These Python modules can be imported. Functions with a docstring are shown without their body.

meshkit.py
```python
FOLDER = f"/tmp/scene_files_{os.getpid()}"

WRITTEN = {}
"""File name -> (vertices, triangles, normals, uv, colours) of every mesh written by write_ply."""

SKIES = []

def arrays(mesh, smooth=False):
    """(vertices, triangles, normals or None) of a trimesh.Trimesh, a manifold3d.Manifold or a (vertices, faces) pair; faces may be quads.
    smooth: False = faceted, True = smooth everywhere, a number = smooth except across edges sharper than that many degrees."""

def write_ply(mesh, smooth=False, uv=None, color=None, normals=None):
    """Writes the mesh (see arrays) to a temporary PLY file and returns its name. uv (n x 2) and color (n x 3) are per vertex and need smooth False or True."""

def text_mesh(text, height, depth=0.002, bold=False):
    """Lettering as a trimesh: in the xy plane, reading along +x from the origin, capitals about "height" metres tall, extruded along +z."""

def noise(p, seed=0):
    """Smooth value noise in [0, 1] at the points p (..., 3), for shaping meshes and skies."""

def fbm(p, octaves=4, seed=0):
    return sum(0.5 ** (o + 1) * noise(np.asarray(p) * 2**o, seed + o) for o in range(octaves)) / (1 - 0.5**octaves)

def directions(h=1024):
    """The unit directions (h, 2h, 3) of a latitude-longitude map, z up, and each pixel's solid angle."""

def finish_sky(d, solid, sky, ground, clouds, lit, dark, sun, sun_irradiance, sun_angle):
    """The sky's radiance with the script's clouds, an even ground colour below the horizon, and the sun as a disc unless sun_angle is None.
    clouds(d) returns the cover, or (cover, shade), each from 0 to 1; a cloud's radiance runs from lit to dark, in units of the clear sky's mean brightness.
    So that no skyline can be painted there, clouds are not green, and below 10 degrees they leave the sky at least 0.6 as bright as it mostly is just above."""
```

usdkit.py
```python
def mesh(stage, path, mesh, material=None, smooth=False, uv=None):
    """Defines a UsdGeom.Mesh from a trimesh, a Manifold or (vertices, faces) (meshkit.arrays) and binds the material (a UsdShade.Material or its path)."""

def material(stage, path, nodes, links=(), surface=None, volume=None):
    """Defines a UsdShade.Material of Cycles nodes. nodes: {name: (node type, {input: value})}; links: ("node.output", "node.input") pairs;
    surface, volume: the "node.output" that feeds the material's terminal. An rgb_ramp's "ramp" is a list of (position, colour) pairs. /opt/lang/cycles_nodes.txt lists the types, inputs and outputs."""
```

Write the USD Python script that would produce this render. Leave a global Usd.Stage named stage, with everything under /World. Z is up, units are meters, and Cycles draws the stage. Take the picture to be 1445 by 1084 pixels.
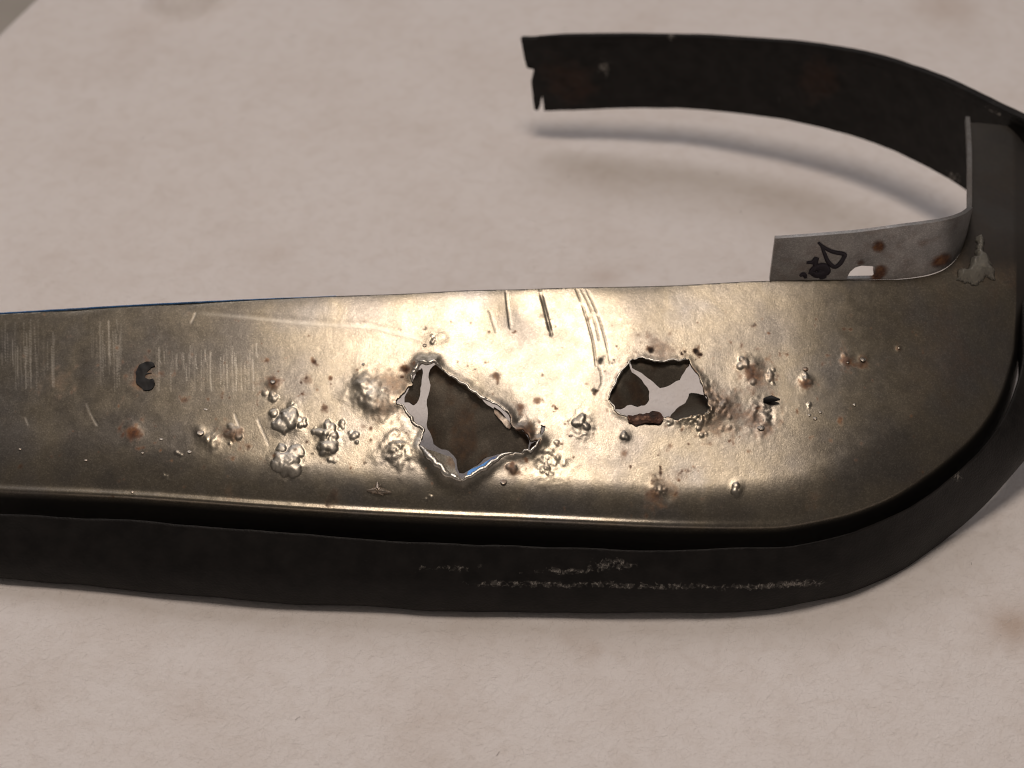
import math, random
import numpy as np, trimesh, shapely, usdkit, meshkit
from shapely.geometry import Polygon, LineString, Point
from shapely import affinity
from scipy.spatial import Delaunay, cKDTree
from pxr import Usd, UsdGeom, UsdLux, UsdShade, Gf, Sdf, Vt

rng = np.random.default_rng(7)
random.seed(7)
stage = Usd.Stage.CreateInMemory()
UsdGeom.SetStageUpAxis(stage, UsdGeom.Tokens.z)
UsdGeom.SetStageMetersPerUnit(stage, 1.0)
world = UsdGeom.Xform.Define(stage, '/World')
stage.SetDefaultPrim(world.GetPrim())

# ------------------------------------------------------------------ camera
ELEV, DIST, HALF = math.radians(42), 0.285, math.radians(17.2)
T = np.array([0, 0, 0.027])
EYE = T + DIST * np.array([0, -math.cos(ELEV), math.sin(ELEV)])
FWD = (T - EYE) / DIST
RIGHT = np.array([1.0, 0, 0])
UP = np.cross(RIGHT, FWD)
cam = UsdGeom.Camera.Define(stage, '/World/camera')
M = np.eye(4); M[0, :3], M[1, :3], M[2, :3], M[3, :3] = RIGHT, UP, -FWD, EYE
cam.AddTransformOp().Set(Gf.Matrix4d(M.tolist()))
cam.CreateHorizontalApertureAttr(36.0); cam.CreateVerticalApertureAttr(27.0)
FOC = 18.0 / math.tan(HALF)
cam.CreateFocalLengthAttr(FOC); cam.CreateFStopAttr(FOC / 2.8); cam.CreateFocusDistanceAttr(DIST * 0.985)
cam.CreateClippingRangeAttr(Gf.Vec2f(0.01, 50))
cam.CreateExposureAttr(0.0)

# ------------------------------------------------------------------ light
def look_at(prim, p, target):
    p, target = np.array(p, float), np.array(target, float)
    z = (p - target) / np.linalg.norm(p - target)
    x = np.cross([0, 1, 0.001], z); x /= np.linalg.norm(x); y = np.cross(z, x)
    m = np.eye(4); m[0, :3], m[1, :3], m[2, :3], m[3, :3] = x, y, z, p
    prim.AddTransformOp().Set(Gf.Matrix4d(m.tolist()))

lamp = UsdLux.DiskLight.Define(stage, '/World/ceiling_lamp')
lamp.CreateRadiusAttr(0.085); lamp.CreateIntensityAttr(19.5); lamp.CreateColorAttr(Gf.Vec3f(1.0, 0.86, 0.74))
look_at(lamp, (-0.022, -0.008, 0.62), (0.0, 0.0, 0.0))
win = UsdLux.RectLight.Define(stage, '/World/window_light')
win.CreateWidthAttr(2.4); win.CreateHeightAttr(1.0); win.CreateIntensityAttr(1.65); win.CreateColorAttr(Gf.Vec3f(0.98, 0.94, 0.97))
look_at(win, (-0.5, 1.45, 1.9), (0, 0, 0))
dome = UsdLux.DomeLight.Define(stage, '/World/room_light')
dome.CreateIntensityAttr(0.034); dome.CreateColorAttr(Gf.Vec3f(1.0, 0.88, 0.80))

# ------------------------------------------------------------------ picture <-> space
W, H = 1445.0, 1084.0
TX = math.tan(HALF)
def ray(px):
    px = np.atleast_2d(np.asarray(px, float))
    a = (px[:, 0] - W / 2) / (W / 2) * TX
    b = -(px[:, 1] - H / 2) / (W / 2) * TX
    return FWD + a[:, None] * RIGHT + b[:, None] * UP
def project(p):
    q = np.atleast_2d(p) - EYE
    d = q @ FWD
    return np.stack([W / 2 + (q @ RIGHT) / d / TX * W / 2, H / 2 - (q @ UP) / d / TX * W / 2], 1)
TAU = math.tan(math.radians(25)); Y1 = 0.0175
def sst(a, b, x):
    t = np.clip((x - a) / (b - a), 0, 1); return t * t * (3 - 2 * t)
def surf(x, y):
    """The tilted panel's own smooth surface: height over the table."""
    x, y = np.asarray(x, float), np.asarray(y, float)
    L = 0.004
    z = T[2] + TAU * np.minimum(y, Y1) + np.where(y > Y1, TAU * L * (1 - np.exp(-np.maximum(y - Y1, 0) / L)), 0)
    z = z - 0.0065 * np.clip((x - 0.048) / 0.035, 0, 2) ** 2 * (1 - 0.85 * sst(0.010, 0.034, y))
    return z - 0.0024 * np.clip((-0.010 - x) / 0.05, 0, 2) ** 2
def onto(px, f):
    """Where the lines of sight through px meet the height field f(x, y)."""
    d = ray(px); lo = (0.12 - EYE[2]) / d[:, 2]; hi = (-0.03 - EYE[2]) / d[:, 2]
    for _ in range(48):
        t = (lo + hi) / 2; p = EYE + t[:, None] * d
        above = p[:, 2] > f(p[:, 0], p[:, 1])
        lo, hi = np.where(above, t, lo), np.where(above, hi, t)
    return EYE + lo[:, None] * d
def on_surf(px, off=0.0):
    return onto(px, lambda x, y: surf(x, y) + off)
def on_z(px, z):
    d = ray(px); t = (np.asarray(z) - EYE[2]) / d[:, 2]
    return EYE + t[:, None] * d
def spline(pts, n):
    """n points evenly along a smooth line through pts (any dimension)."""
    from scipy.interpolate import PchipInterpolator
    pts = np.asarray(pts, float)
    s = np.r_[0, np.cumsum(np.linalg.norm(np.diff(pts, axis=0), axis=1))]
    return PchipInterpolator(s, pts)(np.linspace(0, s[-1], n))
def fbm(p, s, o=4, seed=0):
    return meshkit.fbm(np.asarray(p) * s + 100.0, o, seed)


# ------------------------------------------------------------------ scene helpers
used = {}
def numbered(path):
    n = used.get(path, -1) + 1; used[path] = n
    return path if n == 0 else f'{path}_{n:03d}'
def tag(p, **kw):
    for k, v in kw.items(): p.SetCustomDataByKey(k, v)
    return p
def obj(name, mesh, mat, parent='/World', smooth=40, attrs=None, **kw):
    parent = parent if isinstance(parent, str) else str(parent.GetPath())
    m = usdkit.mesh(stage, numbered(f'{parent}/{name}'), mesh, MATS[mat], smooth=smooth)
    if attrs:
        was, now = meshkit.arrays(mesh)[0], np.array(m.GetPointsAttr().Get())
        if len(was) != len(now):                                           # split along sharp edges: each copy keeps its value
            same = cKDTree(was).query(now)[1]; attrs = {k: np.asarray(a)[same] for k, a in attrs.items()}
        api = UsdGeom.PrimvarsAPI(m)
        for k, a in attrs.items():
            api.CreatePrimvar(k, Sdf.ValueTypeNames.FloatArray, 'vertex').Set(Vt.FloatArray.FromNumpy(np.asarray(a, np.float32)))
    return tag(m.GetPrim(), **kw)
def xf(name, parent='/World', **kw):
    parent = parent if isinstance(parent, str) else str(parent.GetPath())
    return tag(UsdGeom.Xform.Define(stage, numbered(f'{parent}/{name}')).GetPrim(), **kw)
def fill(poly, step, seed=0):
    """(points, triangles) filling a shapely polygon evenly, its outline kept."""
    g = np.random.default_rng(seed)
    rings = [poly.exterior, *poly.interiors]; edge = []
    for r in rings:
        n = max(8, int(r.length / step))
        edge.append(np.array([r.interpolate(i / n, normalized=True).coords[0] for i in range(n)]))
    edge = np.vstack(edge)
    x0, y0, x1, y1 = poly.bounds
    gx, gy = np.meshgrid(np.arange(x0, x1, step), np.arange(y0, y1, step * 0.866))
    gx = gx + (np.arange(gx.shape[0]) % 2)[:, None] * step / 2
    p = np.stack([gx.ravel(), gy.ravel()], 1) + g.uniform(-0.12, 0.12, (gx.size, 2)) * step
    shapely.prepare(poly)
    p = p[shapely.contains_xy(poly, p[:, 0], p[:, 1])]
    p = p[cKDTree(edge).query(p)[0] > 0.55 * step]
    p = np.vstack([edge, p])
    t = Delaunay(p).simplices
    c = p[t].mean(1)
    t = t[shapely.contains_xy(poly, c[:, 0], c[:, 1])]
    a, b, c = p[t[:, 0]], p[t[:, 1]], p[t[:, 2]]
    area = (b[:, 0] - a[:, 0]) * (c[:, 1] - a[:, 1]) - (b[:, 1] - a[:, 1]) * (c[:, 0] - a[:, 0])
    t[area < 0] = t[area < 0][:, ::-1]
    return p, t[np.abs(area) > 1e-14]
def vnormals(v, f):
    n = np.zeros_like(v); fn = np.cross(v[f[:, 1]] - v[f[:, 0]], v[f[:, 2]] - v[f[:, 0]])
    for k in range(3): np.add.at(n, f[:, k], fn)
    return n / np.maximum(np.linalg.norm(n, axis=1, keepdims=True), 1e-20)
def thicken(v, f, t):
    """A closed sheet: v on its front side, t metres thick behind."""
    n = vnormals(v, f); k = len(v)
    e = np.sort(np.vstack([f[:, [0, 1]], f[:, [1, 2]], f[:, [2, 0]]]), 1)
    d = np.vstack([f[:, [0, 1]], f[:, [1, 2]], f[:, [2, 0]]])
    _, inv, cnt = np.unique(e, axis=0, return_inverse=True, return_counts=True)
    b = d[cnt[inv.ravel()] == 1]
    side = np.vstack([np.stack([b[:, 1], b[:, 0], b[:, 0] + k], 1), np.stack([b[:, 1], b[:, 0] + k, b[:, 1] + k], 1)])
    return np.vstack([v, v - n * t]), np.vstack([f, f[:, ::-1] + k, side])
def sweep(rings, cap=True, closed=True):
    """Joins equal rings of points (n, k, 3) into one skin."""
    n, k = rings.shape[:2]; v = rings.reshape(-1, 3); f = []
    i, j = np.meshgrid(np.arange(n - 1), np.arange(k if closed else k - 1), indexing='ij')
    a = (i * k + j).ravel(); b = (i * k + (j + 1) % k).ravel(); c = a + k; d = b + k
    f = np.vstack([np.stack([a, b, d], 1), np.stack([a, d, c], 1)])
    if cap:
        for base, flip in ((0, True), ((n - 1) * k, False)):
            t = np.array([[base, base + q, base + q + 1] for q in range(1, k - 1)])
            f = np.vstack([f, t[:, ::-1] if flip else t])
    m = trimesh.Trimesh(v, f, process=False)
    if m.volume < 0: f = f[:, ::-1]
    return v, f
def tube(path, r, k=7):
    path = np.asarray(path, float); r = np.broadcast_to(r, len(path))
    t = np.gradient(path, axis=0); t /= np.linalg.norm(t, axis=1, keepdims=True) + 1e-12
    u = np.cross(t, [0.13, 0.31, 0.94]); u /= np.linalg.norm(u, axis=1, keepdims=True); w = np.cross(t, u)
    a = np.linspace(0, 2 * np.pi, k, endpoint=False)
    return sweep(path[:, None] + r[:, None, None] * (np.cos(a)[None, :, None] * u[:, None] + np.sin(a)[None, :, None] * w[:, None]))

# ------------------------------------------------------------------ materials
MATS = {}
def mat(name, nodes, links, surface='p.BSDF'):
    MATS[name] = usdkit.material(stage, '/World/Looks/' + name, nodes, links, surface=surface)
P = ('geometry', {})
def noise(scale, detail=4, rough=0.55, dist=0.0): return ('noise_texture', {'scale': scale, 'detail': float(detail), 'roughness': rough, 'distortion': dist})
def steel(name, c0, c1, c2, rust=True, r0=0.30, r1=0.42, grain=5200, gdist=0.00005, gstr=0.5):
    """Old bare sheet steel: warm and grey patches, fine pitted grain, rust and soot with painted shade and glints where the mesh says so."""
    n = {'g': P, 'n1': noise(60, 4), 'n2': noise(420, 5), 'n3': ('voronoi_texture', {'feature': 'f1', 'scale': grain}), 'bw': ('separate_color', {}), 'nb': noise(grain * 0.9, 2, 0.7), 'gr': ('rgb_ramp', {'ramp': [(0.0, (0.85, 0.85, 0.85)), (0.75, (1.03, 1.03, 1.03)), (1.0, (1.25, 1.25, 1.25))]}), 'mg': ('mix_color', {'blend_type': 'multiply', 'fac': 1.0, 'use_clamp': False}), 'm2': ('math', {'math_type': 'power', 'value2': 2.0}), 'n4': noise(900, 4),
         'r1': ('rgb_ramp', {'ramp': [(0.35, c0), (0.5, c1), (0.66, c2)]}),
         'ar': ('attribute', {'attribute': 'rust'}), 'as': ('attribute', {'attribute': 'soot_shade'}), 'ak': ('attribute', {'attribute': 'scratch_glint'}),
         'rr': ('rgb_ramp', {'ramp': [(0.3, (0.045, 0.014, 0.006)), (0.5, (0.16, 0.055, 0.018)), (0.7, (0.33, 0.15, 0.05))]}),
         'mr': ('mix_color', {}), 'rk': ('math', {'math_type': 'multiply_add', 'value2': 0.22}), 'ms': ('mix_color', {'b': (0.012, 0.010, 0.009)}), 'mk': ('mix_color', {'b': (0.86, 0.80, 0.70)}),
         'rm': ('map_range', {'from_min': 0.3, 'from_max': 0.7, 'to_min': r0, 'to_max': r1, 'clamp': True}),
         'rx': ('math', {'math_type': 'multiply_add', 'value2': 0.4}),
         'rs': ('math', {'math_type': 'multiply_add', 'value2': 0.3}),
         'mx': ('math', {'math_type': 'maximum'}), 'me': ('math', {'math_type': 'multiply_add', 'value2': -0.92, 'value3': 1.0}),
         'b': ('bump', {'strength': gstr, 'distance': gdist}), 'b2': ('bump', {'strength': 0.15, 'distance': 0.0002}),
         'p': ('principled_bsdf', {'metallic': 1.0, 'roughness': 0.4})}
    l = [('g.position', f'{k}.vector') for k in ('n1', 'n2', 'n3', 'n4')]
    l += [('n1.fac', 'r1.fac'), ('n4.fac', 'rr.fac'), ('g.position', 'nb.vector'), ('n3.color', 'bw.color'), ('bw.r', 'gr.fac'), ('r1.color', 'mg.a'), ('gr.color', 'mg.b'), ('mg.result', 'mk.a'), ('ak.fac', 'mk.fac'), ('mk.result', 'mr.a'), ('rr.color', 'mr.b'), ('ar.fac', 'mr.fac'),
          ('mr.result', 'ms.a'), ('as.fac', 'ms.fac'), ('ms.result', 'p.base_color'), ('n2.fac', 'rm.value'),
          ('ar.fac', 'rx.value1'), ('rm.result', 'rx.value3'), ('as.fac', 'rs.value1'), ('rx.value', 'rs.value3'), ('rs.value', 'rk.value3'), ('ak.fac', 'rk.value1'), ('rk.value', 'p.roughness'),
          ('ar.fac', 'mx.value1'), ('as.fac', 'mx.value2'), ('mx.value', 'm2.value1'), ('m2.value', 'me.value1'), ('me.value', 'p.metallic'),
          ('nb.fac', 'b.height'), ('n2.fac', 'b2.height'), ('b2.normal', 'b.normal'), ('b.normal', 'p.normal')]
    mat(name, n, l)
steel('pitted_steel', (0.240, 0.218, 0.190), (0.325, 0.285, 0.222), (0.285, 0.264, 0.238), r0=0.30, r1=0.37, grain=4400, gdist=0.00003, gstr=0.5)
steel('bracket_steel', (0.33, 0.325, 0.32), (0.42, 0.41, 0.40), (0.35, 0.32, 0.295), r0=0.42, r1=0.55, gstr=0.25)
steel('flap_steel', (0.22, 0.19, 0.155), (0.27, 0.235, 0.19), (0.19, 0.16, 0.13), r0=0.45, r1=0.6, gstr=0.3)
steel('blue_glint_steel', (0.07, 0.17, 0.34), (0.11, 0.23, 0.44), (0.24, 0.29, 0.36), r0=0.2, r1=0.3, gstr=0.4)  # blue reflection put into the base colour
steel('lip_steel', (0.60, 0.57, 0.52), (0.72, 0.68, 0.61), (0.56, 0.51, 0.44), r0=0.30, r1=0.42, grain=2600, gdist=0.0001, gstr=0.5)
steel('bead_steel', (0.36, 0.32, 0.27), (0.47, 0.42, 0.35), (0.30, 0.25, 0.20), r0=0.25, r1=0.36, grain=2600, gdist=0.0001, gstr=0.6)
def rubber(name, c, rough, wear):
    n = {'g': P, 'n1': noise(300, 6), 'n2': noise(2400, 3), 'n3': noise(900, 4, 0.6, 1.0), 'vo': ('voronoi_texture', {'feature': 'distance_to_edge', 'scale': 900.0}), 'nd': noise(2500, 3), 'vm': ('mix_vector', {'fac': 0.0012}), 'vl': ('map_range', {'from_min': 0.015, 'from_max': 0.075, 'to_min': 1.0, 'to_max': 0.22, 'clamp': True}), 'wx': ('math', {'math_type': 'multiply'}),
         'r': ('rgb_ramp', {'ramp': [(0.35, tuple(x * 0.65 for x in c)), (0.65, tuple(x * 1.4 for x in c))]}),
         'aw': ('attribute', {'attribute': 'wear'}), 'ar': ('attribute', {'attribute': 'rust'}),
         'w': ('math', {'math_type': 'multiply_add', 'value2': 1.0}), 'wr': ('map_range', {'from_min': 0.86, 'from_max': 1.05, 'clamp': True}),
         'mw': ('mix_color', {'b': wear}), 'mr': ('mix_color', {'b': (0.050, 0.023, 0.014)}),
         'rf': ('map_range', {'from_min': 0.80, 'from_max': 1.9, 'clamp': True}), 'ra': ('math', {'math_type': 'add'}),
         'b': ('bump', {'strength': 0.5, 'distance': 0.00025}), 'p': ('principled_bsdf', {'roughness': rough, 'specular_ior_level': 0.22})}
    l = [('g.position', f'{k}.vector') for k in ('n1', 'n2', 'n3')]
    l += [('n1.fac', 'r.fac'), ('r.color', 'mw.a'), ('n3.fac', 'w.value1'), ('aw.fac', 'w.value3'), ('w.value', 'wr.value'), ('wr.result', 'wx.value1'), ('vl.result', 'wx.value2'), ('wx.value', 'mw.fac'), ('g.position', 'nd.vector'), ('g.position', 'vm.a'), ('nd.color', 'vm.b'), ('vm.result', 'vo.vector'), ('vo.distance', 'vl.value'), ('mw.result', 'mr.a'),
          ('n1.fac', 'ra.value1'), ('ar.fac', 'ra.value2'), ('ra.value', 'rf.value'), ('rf.result', 'mr.fac'), ('mr.result', 'p.base_color'), ('n2.fac', 'b.height'), ('b.normal', 'p.normal')]
    mat(name, n, l)
rubber('black_rubber', (0.0098, 0.0085, 0.0080), 0.55, (0.34, 0.315, 0.285))
mat('rust_flake', {'g': P, 'n': noise(520, 6, 0.65), 'r': ('rgb_ramp', {'ramp': [(0.42, (0.025, 0.012, 0.008)), (0.55, (0.09, 0.035, 0.02)), (0.68, (0.42, 0.24, 0.16))]}),
     'b': ('bump', {'strength': 0.9, 'distance': 0.0006}), 'p': ('principled_bsdf', {'roughness': 0.6, 'metallic': 0.25})},
    [('g.position', 'n.vector'), ('n.fac', 'r.fac'), ('r.color', 'p.base_color'), ('n.fac', 'b.height'), ('b.normal', 'p.normal')])
mat('black_matte', {'p': ('principled_bsdf', {'base_color': (0.006, 0.005, 0.005), 'roughness': 0.65})}, [])
mat('marker_ink', {'p': ('principled_bsdf', {'base_color': (0.018, 0.012, 0.022), 'roughness': 0.45})}, [])
mat('dry_glue', {'g': P, 'n': noise(900, 4), 'b': ('bump', {'strength': 0.6, 'distance': 0.0005}),
     'p': ('principled_bsdf', {'base_color': (0.55, 0.53, 0.47), 'roughness': 0.3, 'transmission_weight': 0.75, 'ior': 1.35})}, [('g.position', 'n.vector'), ('n.fac', 'b.height'), ('b.normal', 'p.normal')])
mat('felt', {'g': P, 'n1': noise(38, 5), 'n2': noise(260, 6, 0.65, 0.6), 'n3': noise(1700, 4, 0.65), 'n4': noise(9, 3),
     'r1': ('rgb_ramp', {'ramp': [(0.3, (0.81, 0.75, 0.72)), (0.52, (0.86, 0.81, 0.79)), (0.7, (0.87, 0.825, 0.81))]}),
     'r2': ('rgb_ramp', {'ramp': [(0.3, (0.94, 0.925, 0.91)), (0.55, (1, 1, 1))]}), 'm': ('mix_color', {'blend_type': 'multiply', 'fac': 1.0}),
     'as': ('attribute', {'attribute': 'stain'}), 'ms': ('mix_color', {'b': (0.45, 0.30, 0.20)}),
     'b1': ('bump', {'strength': 0.35, 'distance': 0.0006}), 'b2': ('bump', {'strength': 0.8, 'distance': 0.0003}),
     'p': ('principled_bsdf', {'roughness': 0.95, 'specular_ior_level': 0.1, 'sheen_weight': 0.15})},
    [('g.position', f'{k}.vector') for k in ('n1', 'n2', 'n3', 'n4')] + [('n1.fac', 'r1.fac'), ('n2.fac', 'r2.fac'), ('r1.color', 'm.a'), ('r2.color', 'm.b'), ('m.result', 'ms.a'), ('as.fac', 'ms.fac'),
     ('ms.result', 'p.base_color'), ('n2.fac', 'b1.height'), ('n3.fac', 'b2.height'), ('b1.normal', 'b2.normal'), ('b2.normal', 'p.normal')])
mat('fibre', {'i': ('geometry', {}), 'p': ('principled_bsdf', {'base_color': (0.84, 0.81, 0.79), 'roughness': 0.8, 'specular_ior_level': 0.2})}, [])
mat('dark_lint', {'p': ('principled_bsdf', {'base_color': (0.10, 0.075, 0.06), 'roughness': 0.9})}, [])
mat('table_wood', {'g': P, 'n': noise(30, 5), 'r': ('rgb_ramp', {'ramp': [(0.3, (0.36, 0.33, 0.29)), (0.7, (0.42, 0.38, 0.34))]}), 'p': ('principled_bsdf', {'roughness': 0.6})},
    [('g.position', 'n.vector'), ('n.fac', 'r.fac'), ('r.color', 'p.base_color')])

# ------------------------------------------------------------------ setting: table and cloth
tb = trimesh.creation.box([1.6, 1.6, 0.03]); tb.apply_translation([0, 0.3, -0.019])
obj('table', tb, 'table_wood', kind='structure', smooth=False)

def cloth_z(x, y):
    p = np.stack([x, y, 0 * x], -1)
    z = 0.0022 * (fbm(p, 14, 3, 3) - 0.5) + 0.0007 * (fbm(p, 70, 3, 5) - 0.5)
    return z
edge_pt = on_z([(-60, 128), (0, 72), (40, 34), (78, -2), (150, -70)], 0.0)[:, :2]
c = np.vstack([[(-0.45, -0.30), (0.45, -0.30), (0.45, 0.75), (edge_pt[-1][0] + 0.10, 0.75)], edge_pt[::-1], [(-0.45, edge_pt[0][1] - 0.06)]])
cloth_poly = Polygon(c)
cp, ct = fill(cloth_poly, 0.0028, 1)
cz = cloth_z(cp[:, 0], cp[:, 1])
d_edge = cKDTree(spline(edge_pt, 300)).query(cp)[0]
cz += 0.004 * np.exp(-(d_edge / 0.012) ** 2)                               # the turned edge lifts a little
fold = on_z([(228, 6), (240, 13), (258, 18), (275, 12), (292, 0)], 0.0)[:, :2]
d_f = cKDTree(spline(fold, 100)).query(cp)[0]
cz += 0.0055 * np.exp(-(d_f / 0.0030) ** 2)
stain = np.zeros(len(cp))
for (x, y, r, a) in [(1428, 885, 30, .6), (850, 395, 22, .3), (830, 910, 22, .28), (800, 895, 18, .2), (905, 378, 12, .2), (1340, 8, 40, .3), (390, 360, 26, .12), (195, 45, 40, .15), (610, 1010, 40, .1), (260, 1000, 30, .12)]:
    q = on_z([(x, y), (x + r, y)], 0.0)[:, :2]; rr = np.linalg.norm(q[1] - q[0])
    dd = np.linalg.norm(cp - q[0], axis=1) * (0.7 + 0.6 * fbm(np.c_[cp, 0 * cp[:, 0]], 120, 3, 11))
    stain = np.maximum(stain, a * np.exp(-(dd / rr) ** 2))
v, f = thicken(np.c_[cp, cz + 0.0], ct, 0.0012)
cloth = xf('cloth', label='white fuzzy cloth spread flat under the rusty steel cover', category='cloth')
obj('sheet', (v, f), 'felt', cloth, smooth=True, attrs={'stain': np.r_[stain, stain]})
def hairs(name, m, xy, ang, length, width, lift, seed):
    """Loose fibres lying in the nap of the cloth."""
    g = np.random.default_rng(seed); n = len(xy); k = 5
    t = np.linspace(-.5, .5, k)[None]; bend = g.normal(0, .8, n)[:, None]
    a = ang[:, None] + bend * t; step = length[:, None] / (k - 1)
    x = xy[:, :1] + np.cumsum(np.cos(a), 1) * step; y = xy[:, 1:] + np.cumsum(np.sin(a), 1) * step
    z = cloth_z(x, y) + lift[:, None] * (0.25 + 3 * (t + .5) * (.75 - t)) * .4 + width
    c = UsdGeom.BasisCurves.Define(stage, numbered(f'{cloth.GetPath()}/{name}'))
    c.CreateTypeAttr('linear'); c.CreateCurveVertexCountsAttr(Vt.IntArray.FromNumpy(np.full(n, k, np.int32)))
    c.CreatePointsAttr(Vt.Vec3fArray.FromNumpy(np.stack([x, y, z], -1).reshape(-1, 3).astype(np.float32)))
    c.CreateWidthsAttr(Vt.FloatArray.FromNumpy(np.full(n * k, width, np.float32))); c.SetWidthsInterpolation('vertex')
    UsdShade.MaterialBindingAPI.Apply(c.GetPrim()).Bind(MATS[m]); return tag(c.GetPrim(), kind='stuff')
g = np.random.default_rng(21); NF = 80000
fx = np.stack([g.uniform(-0.11, 0.13, NF), -0.115 + 0.28 * g.power(0.75, NF)], 1)
fa = g.normal(0.75, 0.7, NF) + 1.3 * (fbm(np.c_[fx, 0 * fx[:, :1]], 130, 2, 81) - 0.5)
hairs('fuzz', 'fibre', fx, fa, g.uniform(.0006, .002, NF), 0.000018, g.uniform(0, .00045, NF), 22)
NL = 70
fx = np.stack([g.uniform(-0.13, 0.15, NL), -0.115 + 0.36 * g.random(NL)], 1)
hairs('lint', 'dark_lint', fx, g.uniform(0, 6.3, NL), g.uniform(.0003, .0014, NL) * (g.random(NL) < .9) + .0002, 0.00005, g.uniform(0, .0003, NL), 23)

# ------------------------------------------------------------------ the panel
panel = xf('rusty_metal_cover', label='rusty bare steel cover with two torn holes and black rubber edging', category='metal cover')

# outlines, read as lines of sight onto the panel's own tilted surface
rear_px = [(-70, 447), (0, 443), (180, 432), (400, 421), (600, 413), (760, 407), (950, 402), (1088, 396), (1200, 395), (1262, 394)]
fillet_px = [(1262, 394), (1300, 390), (1325, 383), (1345, 370), (1358, 350), (1366, 322), (1370, 290), (1370, 240), (1367, 172)]
inner_px = [(-70, 713), (0, 718), (180, 728), (360, 743), (560, 757), (760, 765), (960, 769), (1085, 767), (1185, 750), (1258, 724), (1336, 673), (1399, 612), (1430, 555), (1444, 490), (1443, 420), (1442, 330), (1441, 250), (1440, 185)]
outer_px = [(-70, 814), (0, 820), (180, 837), (360, 853), (560, 863), (760, 868), (955, 870), (1070, 866), (1180, 847), (1272, 806), (1372, 734), (1440, 660), (1490, 600), (1510, 535), (1518, 470), (1518, 380), (1514, 300), (1508, 225)]
NI = 260
ss = np.r_[0, np.cumsum(np.linalg.norm(np.diff(np.array(inner_px, float), axis=0), axis=1))]
from scipy.interpolate import PchipInterpolator
sv = np.linspace(0, ss[-1], NI)
ipx = PchipInterpolator(ss, np.array(inner_px, float))(sv); opx = PchipInterpolator(ss, np.array(outer_px, float))(sv)
I3 = on_surf(ipx, -0.0012)
drop = 0.0135 - 0.0045 * sst(1060, 1420, ipx[:, 0])
zlow = np.maximum(I3[:, 2] - drop, 0.0004); zlow = zlow + (0.0006 - zlow) * sst(1445, 1290, ipx[:, 0]); drop = I3[:, 2] - zlow
O3 = on_z(opx, zlow)

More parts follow.
